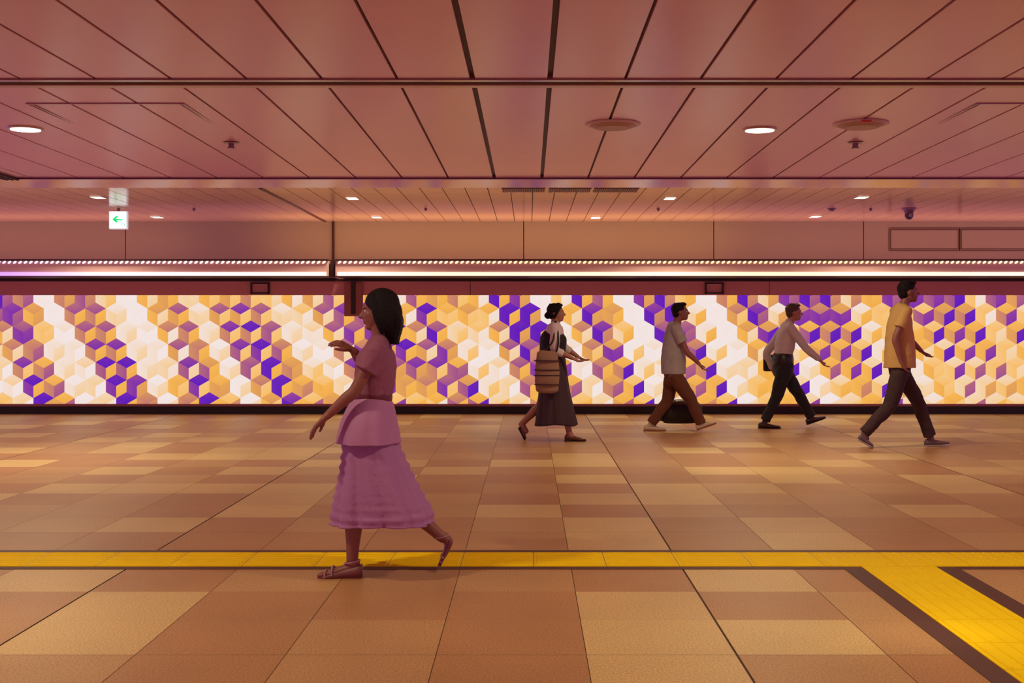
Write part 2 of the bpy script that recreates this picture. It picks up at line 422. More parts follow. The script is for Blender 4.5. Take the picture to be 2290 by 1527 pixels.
# ------------------------------------------------------------------ small boxes on the fascia
for px, lab in ((582, 'small dark framed box above the screen, left of the woman in the mauve dress'), (1597, 'small dark framed box above the screen, up and right of the short-haired man')):
    c = W(px, 644.5, LY-.02); t = empty('fascia_box', (c.x, LY-.012, c.z-.085), lab, 'fixture', 'framed boxes on the fascia')
    bm = bmesh.new()
    for a in ((-.14,-.118,0,.17),(.118,.14,0,.17),(-.14,.14,0,.022),(-.14,.14,.148,.17)): box(bm, a[0], a[1], -.05, 0, a[2], a[3])
    obj('frame', bm, M_frame, t, mods=[bevel(.003)])
    bm = bmesh.new(); box(bm, -.12, .12, -.02, 0, .02, .15); obj('inner_panel', bm, M_fascia, t)
c = W(790.5, 707, LY-.05)
t = empty('hanging_plate', (c.x, LY-.012, c.z), 'narrow dark slotted plate hanging over the top of the screen beside the woman in mauve', 'fixture')
bm = bmesh.new(); box(bm, -.14, .14, -.04, 0, 0, .50); obj('plate', bm, mat('plate_brown', (.40, .14, .12), .5), t, mods=[bevel(.003)])
bm = bmesh.new(); box(bm, -.035, .03, -.055, -.04, .03, .55); obj('slot', bm, M_frame, t)

# ------------------------------------------------------------------ light canopy above the screen
def posramp(name, stops, strength):
    m = bpy.data.materials.new(name); m.use_nodes = True; nt = m.node_tree; N = nt.nodes; L = nt.links; b = N['Principled BSDF']
    g = N.new('ShaderNodeNewGeometry'); s = N.new('ShaderNodeSeparateXYZ'); L.new(g.outputs['Position'], s.inputs[0])
    mr = N.new('ShaderNodeMapRange'); mr.inputs[1].default_value = -8; mr.inputs[2].default_value = 8; L.new(s.outputs[0], mr.inputs[0])
    r = N.new('ShaderNodeValToRGB'); L.new(mr.outputs[0], r.inputs[0])
    r.color_ramp.elements[0].position = stops[0][0]; r.color_ramp.elements[0].color = (*stops[0][1], 1)
    r.color_ramp.elements[1].position = stops[-1][0]; r.color_ramp.elements[1].color = (*stops[-1][1], 1)
    for p, c in stops[1:-1]:
        e = r.color_ramp.elements.new(p); e.color = (*c, 1)
    L.new(r.outputs[0], b.inputs['Emission Color']); b.inputs['Emission Strength'].default_value = strength
    b.inputs['Base Color'].default_value = (.8, .8, .8, 1)
    return m
M_strip = posramp('strip_light', [(0.02, (.42,.22,1)), (.10, (.62,.42,1)), (.22, (1,.85,.75)), (.36, (1,.86,.55)), (.75, (1,.84,.45)), (.97, (1,.93,.68))], 1.25)
M_bulb = posramp('lamp_dots', [(0.0, (.75,.62,1)), (.12, (1,.92,.95)), (.3, (1,.85,.62)), (.5, (1,.76,.34)), (.8, (1,.78,.36)), (1, (1,.86,.55))], 1.7)
CY = 17.4; cs = F_PX/CY
zt = CAMZ-(580-HY)/cs; zb = CAMZ-(617.5-HY)/cs
def canopy(x0, x1, lab):
    t = empty('light_canopy', (0, CY, zb), lab, 'light canopy', 'lit canopy halves above the screen')
    def o_(n, bm, m, **k):
        return obj(n, loc(bm, t), m, t, **k)
    bm = bmesh.new(); box(bm, x0, x1, CY, CY+1.0, zb, zt-.02); o_('housing', bm, M_case)
    bm = bmesh.new(); box(bm, x0, x1, CY-.03, CY+1.0, zt-.02, zt+.002); box(bm, x0, x1, CY-.015, CY+1.0, zb-.008, zb); o_('edge_rail', bm, M_casedark)
    a, c = CAMZ-(608.5-HY)/cs, CAMZ-(616.5-HY)/cs
    bm = bmesh.new(); box(bm, x0+.03, x1-.03, CY-.014, CY, c, a); o_('light_strip', bm, M_strip)
    zl = CAMZ-(586.5-HY)/cs; p = .0768
    xs = []; x = x0+.06
    while x < x1-.04: xs.append(x); x += p
    xs.sort(key=abs if x0 > -5 else (lambda v: abs(v+3)))
    base = None; rest = bmesh.new()
    R = Matrix.Rotation(math.radians(-32), 3, 'Y')
    for i, x in enumerate(xs):
        if i < 100:
            if base is None:
                bm = bmesh.new(); ell(bm, (0,0,0), (.028, .012, .014), R, 2); base = obj('lamp_dot', bm, M_bulb, t, smooth=True)
                base.location = (x, -.006, zl-zb)
            else:
                o = base.copy(); COL.objects.link(o); o.parent = t; o.location = (x, -.006, zl-zb)
        else:
            ell(rest, (x, -.006, zl-zb), (.028, .012, .014), R, 2)
    if rest.faces: tag(obj('lamp_dots', rest, M_bulb, t, smooth=True), kind='stuff')
    else: rest.free()
canopy(-12, (734-HX)/cs, 'left half of the lit canopy over the screen, strip turning purple at far left')
canopy((750-HX)/cs, 12, 'right, longer half of the lit canopy over the screen, warm cream strip and dots')
# recessed backing and gap post
bm = bmesh.new(); box(bm, -12, 12, CY+1.0, LY+.3, 2.0, 2.03); box(bm, -12, 12, LY-.05, LY-.012, 1.995, 2.03)
tag(obj('trim_8', bm, M_casedark), kind='structure')
bm = bmesh.new(); box(bm, (737-HX)/cs, (747-HX)/cs, CY+.05, CY+.4, zb-.005, zt-.01)
tag(obj('trim_9', bm, M_casedark), kind='structure')

# ------------------------------------------------------------------ bulkhead grilles at right
for a, c, lab in ((1991, 2143, 'left of two flat panel covers set in the bulkhead above the canopy at right'), (2149, 2302, 'right of two flat panel covers in the bulkhead, cut by the photo edge')):
    A = W(a, 557, 21.1); B = W(c, 513, 21.1); t = empty('wall_cover', ((A.x+B.x)/2, 21.1, A.z), lab, 'wall panel', 'bulkhead covers'); hw = (B.x-A.x)/2; hh = B.z-A.z
    bm = bmesh.new()
    for q in ((-hw-.03,-hw-.018,-.03,hh+.03),(hw+.018,hw+.03,-.03,hh+.03),(-hw,hw,-.03,-.018),(-hw,hw,hh+.018,hh+.03),
              (-hw,-hw+.012,0,hh),(hw-.012,hw,0,hh),(-hw,hw,0,.012),(-hw,hw,hh-.012,hh)): box(bm, q[0], q[1], -.012, 0, q[2], q[3])
    obj('frame', bm, mat('cover_line', (.16, .07, .06), .5), t)
    bm = bmesh.new(); box(bm, -hw+.012, hw-.012, -.008, 0, .012, hh-.012); obj('cover', bm, M_bulk, t)

# ------------------------------------------------------------------ ceiling devices
def zB(y): return CEIL_B0+(CEIL_B1-CEIL_B0)*(y-9.9)/5.74
def onB(px, py):
    d = F_PX*1.95/(HY-py)
    for _ in range(4): d = F_PX*(zB(d)-CAMZ)/(HY-py)
    p = W(px, py, d); return p
def onC(px, py, d=None):
    d = F_PX*(CEIL_C-CAMZ)/(HY-py); return W(px, py, d)
for px, py, lab in ((57, 287, 'round lit downlight in the middle ceiling at far left'), (1699, 289, 'round lit downlight between the two ceiling discs')):
    p = onB(px, py); t = empty('downlight', p, lab, 'ceiling light', 'round downlights in the middle ceiling')
    bm = bmesh.new(); cyl(bm, (0,0,-.014), .165, .014, seg=40, r2=.172); obj('rim', bm, mat('rim_metal', (.5, .32, .3), .3, .3), t, smooth=False)
    bm = bmesh.new(); cyl(bm, (0,0,-.018), .142, .006, seg=40); obj('lens', bm, mat('downlight_lens', (.9,.9,.85), .5, emit=(1, .88, .66), estr=3), t)
for x in (-6.2, -2.5, 1.75, 5.4):
    t = empty('downlight', (x, 5.2, CEIL_A), 'round lit downlight in the front ceiling overhead', 'ceiling light', 'round downlights in the front ceiling')
    bm = bmesh.new(); cyl(bm, (0,0,-.010), .165, .010, seg=40, r2=.172); obj('rim', bm, MATS['rim_metal'], t)
    bm = bmesh.new(); cyl(bm, (0,0,-.014), .142, .006, seg=40); obj('lens', bm, MATS['downlight_lens'], t)
for px, py, lab in ((1371, 277, 'round ceiling disc across a joint, left of the round downlight'), (1925, 276, 'round ceiling disc with a small red mark, at right')):
    p = onB(px, py); t = empty('ceiling_speaker', p, lab, 'ceiling speaker', 'round ceiling discs')
    bm = bmesh.new(); cyl(bm, (0,0,-.016), .255, .016, seg=48, r2=.268); obj('rim', bm, mat('disc_rim', (.55,.33,.36), .4), t, mods=[bevel(.003)])
    bm = bmesh.new(); cyl(bm, (0,0,-.045), .16, .03, seg=48, r2=.232); obj('grille', bm, M_speaker, t, smooth=False, mods=[bevel(.006)])
    if px > 1500:
        bm = bmesh.new(); box(bm, -.06, .03, -.262, -.235, -.03, -.012); obj('red_mark', bm, mat('red_mark', (.6,.05,.03), .5), t)
for px, py, lab in ((517, 322, 'small purple-grey sprinkler head right of the left access hatch'), (1913, 322, 'small purple-grey sprinkler head below the right ceiling disc')):
    p = onB(px, py-4); t = empty('sprinkler_head', p, lab, 'sprinkler', 'sprinkler heads in the middle ceiling')
    bm = bmesh.new(); cyl(bm, (0,0,-.012), .085, .012, seg=32, r2=.06); obj('cover_plate', bm, mat('plate_mauve', (.4,.24,.25), .4), t)
    bm = bmesh.new(); cyl(bm, (0,0,-.055), .030, .045, seg=24); obj('stem', bm, M_devgrey, t)
    bm = bmesh.new(); cyl(bm, (0,0,-.066), .040, .011, seg=24); obj('deflector', bm, M_devgrey, t)
for x0, x1, lab in ((-4.42, -3.03, 'square access hatch outline in the middle ceiling at left'), (3.93, 5.32, 'square access hatch outline in the middle ceiling at right edge')):
    t = empty('access_hatch', (x0, 10.6, zB(11.3)), lab, 'ceiling hatch', 'ceiling access hatches'); bm = bmesh.new(); wd = x1-x0
    for q in ((0,.012,.02,1.40),(wd-.012,wd,.02,1.40),(0,wd,0,.03),(0,wd,1.39,1.42),(.04,.050,.05,1.37),(wd-.05,wd-.04,.05,1.37)): box(bm, q[0], q[1], q[2], q[3], -.003, .012)
    obj('frame', bm, mat('hatch_frame', (.34, .14, .22), .3, .1), t)
for i, (px, py) in enumerate(((219,441),(788,443),(1498,443),(1927,441),(351,485),(842,485),(1332,486),(1823,484))):
    p = onC(px, py); where = ('left of the green arrow sign', 'left of the ceiling grilles', 'right of the ceiling grilles', 'left of the dome camera')[i] if i < 4 else \
        ('right of the green arrow sign', 'right of the thick ceiling seam', 'in the middle of the ceiling', 'below left of the small detector')[i-4]
    t = empty('square_downlight', p, ('front row' if i < 4 else 'back row')+' small square twin-bar light in the rear ceiling, '+where, 'ceiling light', 'small square lights in the rear ceiling')
    bm = bmesh.new(); box(bm, -.088, .088, -.15, .15, -.006, 0); obj('frame', bm, mat('light_frame', (.7,.5,.35), .4), t)
    bm = bmesh.new(); box(bm, -.072, .072, -.13, -.015, -.010, -.006); obj('light_bar', bm, M_white, t)
    bm = bmesh.new(); box(bm, -.072, .072, .015, .13, -.010, -.006); obj('light_bar', bm, M_white, t)
for a, c, lab in ((1123, 1219, 'left'), (1226.5, 1319.5, 'middle'), (1325.5, 1424, 'right')):
    A = onC(a, 428); B = onC(c, 428); y1 = onC(a, 419.5).y
    y0, y1 = A.y, A.y; y0 = 15.96; y1 = 16.42
    t = empty('ceiling_grille', ((A.x+B.x)/2, (y0+y1)/2, CEIL_C), lab+' one of the three slatted dark air grilles in a row in the ceiling', 'air grille', 'ceiling air grilles')
    hw = (B.x-A.x)/2; hd = (y1-y0)/2
    bm = bmesh.new(); box(bm, -hw, hw, -hd, hd, -.004, 0); obj('backing', bm, M_dark, t)
    bm = bmesh.new(); n = 24
    for k in range(n):
        x = -hw+(k+.5)*2*hw/n; box(bm, x-.005, x+.005, -hd, hd, -.014, -.004)
    obj('slats', bm, mat('grille_slat', (.30,.12,.06), .4), t)
# dome camera
p = onC(2033, 465); t = empty('dome_camera', p, 'grey dome security camera hanging from the rear ceiling at right', 'security camera')
bm = bmesh.new(); cyl(bm, (0,0,-.035), .105, .035, seg=36, r2=.115); obj('mount', bm, mat('camera_mount', (.34,.2,.26), .35), t, mods=[bevel(.004)])
bm = bmesh.new(); cyl(bm, (0,0,-.09), .062, .055, seg=32, r2=.085); obj('neck', bm, M_devgrey, t)
bm = bmesh.new(); ell(bm, (0,0,-.115), (.066,.066,.072)); obj('dome', bm, mat('dome_glass', (.08,.05,.08), .12), t, smooth=True)
bm = bmesh.new(); cyl(bm, (.0,-.07,-.12), .028, .02, axis='y', seg=24); obj('lens', bm, mat('lens_glass', (.45,.35,.42), .15), t)
for px, py, r, lab in ((1860, 466, .05, 'small round smoke detector in the rear ceiling left of the dome camera'), (952, 466, .018, 'tiny sensor in the rear ceiling left of the grilles'),
                  (1170+0, 467, .0, ''), (1452+20, 466, .018, 'tiny sensor in the rear ceiling right of the grilles'), (434, 466, .018, 'tiny sensor in the rear ceiling left of the thick seam'),
                  (1947, 466, .018, 'tiny sensor in the rear ceiling between smoke detector and dome camera')):
    if r == 0: continue
    p = onC(px, py); t = empty('smoke_detector' if r > .03 else 'ceiling_sensor', p, lab, 'detector')
    bm = bmesh.new(); cyl(bm, (0,0,-.015), r*1.3, .015, seg=24, r2=r*1.5); obj('base', bm, M_devgrey, t)
    bm = bmesh.new(); cyl(bm, (0,0,-.04), r*.7, .025, seg=24, r2=r*1.1); obj('head', bm, M_devgrey, t)
# green arrow sign
ds = 18.7; s_ = F_PX/ds; A = W(243, 512, ds); B = W(283, 472, ds)
t = empty('arrow_sign', ((A.x+B.x)/2, ds, A.z), 'white lit sign with a green arrow pointing left, hung under the ceiling at left', 'sign')
hw = (B.x-A.x)/2; hh = B.z-A.z
bm = bmesh.new(); box(bm, -hw, hw, .004, .09, 0, hh); obj('sign_box', bm, mat('sign_case', (.7,.75,.74), .4, emit=(.6,.8,.78), estr=.5), t, mods=[bevel(.006)])
bm = bmesh.new(); box(bm, -hw+.012, hw-.004, 0, .006, .012, hh-.004); obj('sign_face', bm, M_sign, t)
def flat(bm, P, y0, y1):
    a = [bm.verts.new((x, y0, z)) for x, z in P]; c = [bm.verts.new((x, y1, z)) for x, z in P]
    bm.faces.new(a); bm.faces.new(c[::-1])
    for i in range(len(P)): j = (i+1) % len(P); bm.faces.new((a[j], a[i], c[i], c[j]))
def sp(cx, cy):  # sign crop pixels (12.725 per photo pixel)
    p = W(200+cx/12.725, 410+cy/12.725, ds); return (p.x-t.location.x, p.z-t.location.z)
bm = bmesh.new()
flat(bm, [sp(*q) for q in ((655,1025),(760,930),(830,930),(745,1012),(950,1026),(950,1052),(775,1052),(808,1108),(755,1112))], -.003, .002)
obj('arrow', bm, M_green, t)
bm = bmesh.new()
flat(bm, [sp(*q) for q in ((915,1135),(940,1135),(940,1215),(915,1215))], -.002, .002)
flat(bm, [sp(*q) for q in ((975,1160),(1000,1130),(1020,1130),(1020,1215),(985,1215))], -.002, .002)
obj('pale_marks', bm, M_pale, t)
bm = bmesh.new(); box(bm, -.02, .02, .03, .06, hh, hh+.06); obj('hanger', bm, M_devgrey, t)

# ================================================================== people
M_skin = mat('skin', (.36, .15, .10), .5, noise=.05, nscale=20)
M_skin_d = mat('skin_tanned', (.26, .09, .065), .5, noise=.05, nscale=20)
M_hair = mat('black_hair', (.006, .003, .004), .7, spec=.25, bump=.6, nscale=90)
M_hairb = mat('brown_hair', (.06, .022, .018), .5, bump=.6, nscale=90)
M_eye = mat('eye_white', (.6, .55, .5), .2); M_iris = mat('iris', (.03, .012, .01), .2)
Y = Vector((0, 1, 0)); Z = Vector((0, 0, 1))
def hand(bm, wr, dr, across, curl=.35, k=1.0, thumb=1):
    dr = dr.normalized(); a = (across-dr*across.dot(dr)).normalized(); n = dr.cross(a).normalized()
    e = wr+dr*.085*k
    tube(bm, [wr-dr*.02, wr+dr*.03*k, e], [(.024, .019), (.036*k, .017*k), (.040*k, .014*k)], side=a, n=3, seg=14)
    for off, ln in ((-.033, .060), (-.011, .075), (.012, .080), (.034, .070)):
        p = e+a*off*k-dr*.012; d0 = (dr+a*off*3.2).normalized(); P = [p]; ang = 0
        for seg_l in (.42, .32, .26):
            ang += curl*.75; dd = (d0*math.cos(ang)+n*math.sin(ang)); P.append(P[-1]+dd*ln*seg_l*k*1.12)
        tube(bm, P, [.0092*k, .0088*k, .008*k, .0068*k], side=a, n=2, seg=8)
    p = wr+dr*.025*k+a*.028*k*thumb; d0 = (dr*.72+a*.62*thumb+n*.3).normalized(); d1 = (dr*.95+a*.25*thumb+n*.35).normalized()
    tube(bm, [p, p+d0*.034*k, p+d0*.034*k+d1*.03*k, p+d0*.034*k+d1*.052*k], [.013*k, .0115*k, .010*k, .0075*k], side=n, n=2, seg=8)
def head(bm, c, F, pitch=0, k=1.0, hs=1.0):
    """ c = centre of skull, F = +1 faces +X, -1 faces -X """
    R = Matrix.Rotation(-pitch*F, 3, 'Y')
    def q(f, l, u): return c + R @ Vector((f*F*k, l*k, u*k))
    Re = R
    ell(bm, q(-.012,0,.022), (.092*k,.074*k,.088*k), Re, 4)
    ell(bm, q(.022,0,-.03), (.066*k,.060*k,.082*k), Re, 4)
    ell(bm, q(.052,0,-.088), (.030*k,.034*k,.024*k), Re)
    ell(bm, q(.072,0,.018), (.020*k,.048*k,.014*k), Re)          # brow
    tube(bm, [q(.080,0,.012), q(.096,0,-.018), q(.106,0,-.032)], [.008*k, .011*k, .013*k], n=2, seg=8)
    ell(bm, q(.092,0,-.036), (.010*k,.018*k,.009*k), Re, 2)
    ell(bm, q(.083,0,-.058), (.010*k,.022*k,.006*k), Re, 2); ell(bm, q(.081,0,-.068), (.010*k,.020*k,.006*k), Re, 2)
    for s in (-1, 1):
        ell(bm, q(.052, s*.036, -.025), (.026*k,.020*k,.024*k), Re, 2)
        ell(bm, q(-.008, s*.074, -.012), (.018*k,.008*k,.030*k), Re, 2)
    return q, Re
def shoe(parent, o, f, u, ln, m_up, m_sole, k=1.0, heel=0, name='shoe', tongue=True, ankle=None):
    """ o heel bottom point (world), f forward, u up; parts are children of parent """
    f = f.normalized(); u = (u-f*u.dot(f)).normalized(); sd = f.cross(u)
    org = parent.location
    def sect(bm, prof, z0f):
        rings = []
        for (x, wdt, h) in cr([tuple(p) for p in prof], 3):
            ring = []; z0 = z0f(x)
            for i in range(14):
                a = math.pi*2*i/14; cy_, sz = math.cos(a), math.sin(a)
                zz = z0 + (h-z0)*max(0, .5+.5*sz*1.0) if sz > -.2 else z0
                ww = wdt*(1 if sz < .0 else (1-.35*sz*sz))
                ring.append(bm.verts.new(o-org+f*(x*ln)+sd*(cy_*ww*k)+u*(zz*k)))
            rings.append(ring)
        for A, B in zip(rings, rings[1:]):
            for i in range(14): j = (i+1) % 14; bm.faces.new((A[i], A[j], B[j], B[i]))
        bm.faces.new(rings[0][::-1]); bm.faces.new(rings[-1])
    root = None
    bm = bmesh.new()
    sect(bm, [(0,.024,.06),(.06,.034,.078),(.22,.036,.082),(.42,.038,.068),(.65,.047,.052),(.85,.044,.042),(.97,.026,.034),(1,.012,.026)], lambda x: .014+heel*max(0, 1-x*2.2)*.6)
    up = obj(name, bm, m_up, parent, smooth=True)
    bm = bmesh.new()
    sect(bm, [(-.01,.022,.018),(.05,.036,.020),(.25,.036,.018),(.42,.036,.018),(.68,.050,.018),(.88,.046,.018),(.99,.028,.018),(1.02,.012,.018)], lambda x: 0)
    if heel:
        for q in ((0, .28),):
            pts = [o-org+f*(x*ln)+sd*(y*k)+u*z_ for z_ in (0.0, .02+heel*.6) for x, y in ((.0,-.03),(.26,-.032),(.26,.032),(.0,.03))]
            hexa(bm, pts)
    s_o = obj('sole', bm, m_sole, up, smooth=False)
    return up, sd
def person_root(px, d, label): 
    return empty('person', ((px-HX)*d/F_PX, d, 0), label, 'person')
class P_:
    def __init__(s, root, d, F):
        s.root, s.d, s.F = root, d, F; s.o = root.location.copy()
    def w(s, px, py, off=0):     # local point; py, px measured at distance d, then moved sideways by off
        v = W(px, py, s.d); v.y += off; return v-s.o
    def add(s, name, bm, m, vox=.007, sm=3, wr=0, ws=.08, label=None):
        mods = [remesh(vox, sm)] if vox else []
        if wr: mods.append(wrinkle(wr, ws))
        o = obj(name, bm, m, s.root, smooth=True, mods=mods)
        if label: o['label'] = label
        return o
def eyes(p, q, Re, k=1):
    for s in (-1, 1):
        bm = bmesh.new(); ell(bm, q(.0705, s*.031, -.004), (.0105*k,)*3, None, 2); e = obj('eye', bm, M_eye, p.root, smooth=True)
        bm = bmesh.new(); ell(bm, q(.0788, s*.0325, -.004), (.0035*k,.0055*k,.0055*k), None, 2); obj('iris', bm, M_iris, e, smooth=True)
def ringskirt(rings, folds, amp, seg=72, ph=0, hemwave=.0):
    """ rings: (cx, cy, z, rx, ry) local; open surface """
    bm = bmesh.new(); D = cr(rings, 5); prev = None; n = len(D)
    for k, (cx, cy, z, rx, ry) in enumerate(D):
        t = k/(n-1); cur = []
        for i in range(seg):
            a = 2*math.pi*i/seg; f = 1+amp*t*math.sin(folds*a+ph+1.5*t)+amp*.4*t*math.sin((2*folds+1)*a)
            cur.append(bm.verts.new((cx+rx*f*math.cos(a), cy+ry*f*math.sin(a), z+hemwave*t*math.sin(3*a+ph))))
        if prev:
            for i in range(seg): j = (i+1) % seg; bm.faces.new((prev[i], prev[j], cur[j], cur[i]))
        prev = cur
    return bm
def solid(th=.006):
    def f(o):
        m = o.modifiers.new('thickness', 'SOLIDIFY'); m.thickness = th; m.offset = 0
    return f

def legs(bm, hipn, hipf, kn, an, kf, af, r0=.085, r1=.056, r2=.036, calf=.052):
    for h, k_, a_ in ((hipn, kn, an), (hipf, kf, af)):
        c = k_.lerp(a_, .35)
        tube(bm, [h, h.lerp(k_, .5), k_, c, k_.lerp(a_, .7), a_], [r0, r0*.86, r1, calf, (r2+calf)*.46, r2], n=4)
def arm(bm, sh, el, wr, r=(.046, .037, .024)):
    tube(bm, [sh, sh.lerp(el, .5), el, el.lerp(wr, .35), wr], [r[0], r[0]*.9, r[1], r[1]*.98, r[2]], n=4)

# ------------------------------------------------------------------ walking woman in the mauve dress
D1 = 6.45; r = person_root(832, D1, 'woman in a mauve ruffled dress striding left across the yellow paving, dark hair'); p = P_(r, D1, -1)
w_ = p.w
bm = bmesh.new()
tube(bm, [w_(838,948), w_(836,915), w_(834,888), w_(838,850), w_(842,805), w_(846,775), w_(850,758)], [(.155,.105),(.155,.105),(.115,.085),(.125,.095),(.145,.095),(.115,.07),(.05,.05)], n=4)
tube(bm, [w_(851,775), w_(849,745), w_(848,725)], [.052,.046,.05], n=2)
q, Re = head(bm, w_(847,693), -1, pitch=-.06, k=.95)
sn, sf = w_(850,782,-.165), w_(846,780,.165)
eln, wn = w_(806,868,-.20), w_(744,925,-.20); elf, wf = w_(814,846,.20), w_(780,785,.16)
arm(bm, sn, eln, wn, (.040,.032,.021)); arm(bm, sf, elf, wf, (.040,.032,.021))
hand(bm, wn, w_(712,956,-.20)-wn, Y*1+Vector((.3,0,.2)), .25, .92, 1)
hand(bm, wf, w_(752,768,.15)-wf, Y+Vector((0,0,.3)), .45, .92, -1)
legs(bm, w_(836,950,-.085), w_(836,950,.085), w_(797,1120,-.07), w_(792,1246,-.07), w_(888,1120,.075), w_(985,1205,.075), .085,.055,.031,.050)
# planted foot (bare in sandal)
ft = [w_(797,1252,-.07), w_(790,1262,-.07), w_(765,1268,-.07), w_(742,1274,-.07), w_(726,1277,-.07)]
tube(bm, ft, [(.026,.032),(.03,.028),(.034,.020),(.041,.012),(.038,.009)], n=4)
for i in range(5):
    a = w_(728,1277,-.07)+Y*(-.034+.017*i); tube(bm, [a, a+Vector((-.018-.006*(2-abs(i-1.2))*.6,0,-.002))], [.0105 if i else .012,.009], n=2, seg=8)
# trailing foot
f2 = [w_(988,1206,.075), w_(1000,1214,.075), w_(998,1232,.075), w_(990,1250,.075), w_(984,1260,.075)]
tube(bm, f2, [(.028,.032),(.03,.026),(.033,.018),(.040,.013),(.036,.010)], n=4)
for i in range(5):
    a = w_(985,1259,.075)+Y*(-.032+.016*i); tube(bm, [a, a+Vector((-.012,0,-.022))], [.010,.008], n=2, seg=8)
body = p.add('body', bm, M_skin_d, .0052, 3)
eyes(p, q, Re, .95)
# hair
bm = bmesh.new(); k = .95
ell(bm, q(-.022,0,.036), (.098*k,.086*k,.088*k), Re, 4)
tube(bm, [q(-.045,0,.05), q(-.075,0,-.02), q(-.070,0,-.09), q(-.062,0,-.155), q(-.06,0,-.185)], [(.075,.06),(.085,.055),(.078,.045),(.055,.035),(.02,.015)], n=5)
for s in (-1,1):
    tube(bm, [q(.03,s*.055,.075), q(.012,s*.082,.01), q(-.005,s*.082,-.06), q(-.02,s*.068,-.13)], [.022,.02,.022,.012], n=4)
    ell(bm, q(-.035,s*.066,-.03), (.055,.030,.095), Re, 3)
for i in range(14):
    y0 = -.07+.0108*i; tube(bm, [q(-.085,y0*.9,.03), q(-.118,y0,-.06), q(-.10,y0*.8,-.15), q(-.085+.01*math.sin(i),y0*.7,-.20)], [.012,.013,.011,.004], n=3, seg=6)
p.add('hair', bm, M_hair, .006, 1)
# dress
M_dress = mat('mauve_dress', (.40, .17, .36), .8, noise=.10, nscale=40, bump=.25)
M_bod = mat('mauve_bodice', (.27, .085, .15), .8, noise=.1, nscale=40)
bm = bmesh.new()
tube(bm, [w_(834,892), w_(838,850), w_(842,810), w_(846,786), w_(848,774)], [(.125,.095),(.138,.108),(.158,.108),(.15,.088),(.10,.065)], n=5, seg=28, cap=False)
for s_0, el in ((sn, eln), (sf, elf)):
    ell(bm, s_0, (.054,.05,.054), None, 3); tube(bm, [s_0, w_(849,768)], [.050,.060], n=1)
    tube(bm, [s_0+Z*.005, s_0.lerp(el, .3), s_0.lerp(el, .52)], [(.056),(.062),(.068)], n=3, cap=False)
p.add('bodice', bm, M_bod, .007, 2, wr=.012, ws=.05)
c0 = w_(834,889)
bm = bmesh.new(); tube(bm, [c0-Z*.022, c0, c0+Z*.022], [(.128,.10),(.132,.104),(.130,.102)], n=2, seg=32); p.add('belt', bm, mat('dark_red_belt', (.13,.012,.02), .5), 0, label='dark red belt')
def rg_(py, xl, xr, ry, off=0):
    a = w_(xl,py); c = w_(xr,py); return ((a.x+c.x)/2, off, a.z, (c.x-a.x)/2, ry)
S1 = [rg_(890,797,868,.125), rg_(930,776,884,.19), rg_(985,768,890,.20), rg_(1040,762,912,.22), rg_(1095,752,938,.24), rg_(1140,744,962,.25), rg_(1166,743,966,.255)]
bm = ringskirt(S1, 11, .045, 120, hemwave=.006)
# horizontal ruffles
zs = [v.co.z for v in bm.verts]
for v in bm.verts:
    cxm = w_(836,1000).x
    t = math.sin(v.co.z*2*math.pi/.052)
    dirv = Vector((v.co.x-cxm, v.co.y, 0)).normalized(); v.co += dirv*.006*t*(1 if v.co.z < c0.z-.12 else 0)
p.add('skirt', bm, M_dress, 0).modifiers.new('thickness', 'SOLIDIFY').thickness = .005
S2 = [rg_(888,796,870,.13), rg_(905,780,880,.175), rg_(935,766,886,.215), rg_(965,758,892,.235), rg_(988,756,896,.245)]
bm = ringskirt(S2, 7, .03, 96, ph=1)
o = p.add('peplum', bm, mat('pale_mauve_cloth', (.44,.19,.37), .8, noise=.06, nscale=25, bump=.15), 0, label='paler puffed overskirt around the hips'); o.modifiers.new('thickness', 'SOLIDIFY').thickness = .008
# sandals
M_sand = mat('sandal_leather', (.20,.055,.05), .5); M_strap = mat('sandal_strap', (.42,.2,.22), .5)
def sandal(P0, off, fwd, up, heelp, toep, ank):
    bm = bmesh.new(); sdv = Y
    L0 = heelp; L1 = toep; n = 14; A = []; B = []
    prof = [(0,.022),(.08,.032),(.3,.032),(.5,.036),(.72,.046),(.9,.042),(1,.018)]
    pp = cr([tuple(x) for x in prof], 3)
    ringsT = []
    outline = [(x, wd) for x, wd in pp] + [(x, -wd) for x, wd in pp[::-1]]
    def top(x): return .055*max(0, 1-x*1.15)+.014
    a = [bm.verts.new(L0.lerp(L1, x)+sdv*y) for x, y in outline]; c = [bm.verts.new(L0.lerp(L1, x)+sdv*y+up*top(x)) for x, y in outline]
    m_ = len(outline); h = len(pp)
    for i in range(h-1):
        bm.faces.new((a[i], a[i+1], a[m_-2-i], a[m_-1-i])); bm.faces.new((c[i], c[m_-1-i], c[m_-2-i], c[i+1]))
    for i in range(m_):
        j = (i+1) % m_; bm.faces.new((a[i], a[j], c[j], c[i]))
    so = p.add('sandal', bm, M_sand, 0); bm = bmesh.new()
    for ii, (x, hgt) in enumerate(((.82,.030),(.66,.042))):
        if ii: obj('strap', bm, M_strap, so, smooth=True); bm = bmesh.new()
        c_ = L0.lerp(L1, x)+up*(top(x)-.008); tube(bm, [c_-sdv*.045, c_-sdv*.034+up*hgt*.8, c_+up*hgt, c_+sdv*.034+up*hgt*.8, c_+sdv*.045], [.0055]*5, side=fwd, n=4, seg=8)
    obj('strap', bm, M_strap, so, smooth=True); bm = bmesh.new(); R = .036
    pts = [ank+Vector((math.cos(2*math.pi*i/16)*(R+.004), math.sin(2*math.pi*i/16)*R, .008*math.cos(2*math.pi*i/16))) for i in range(17)]
    tube(bm, pts, [.0048]*17, n=1, seg=8)
    obj('ankle_strap', bm, M_strap, so, smooth=True)
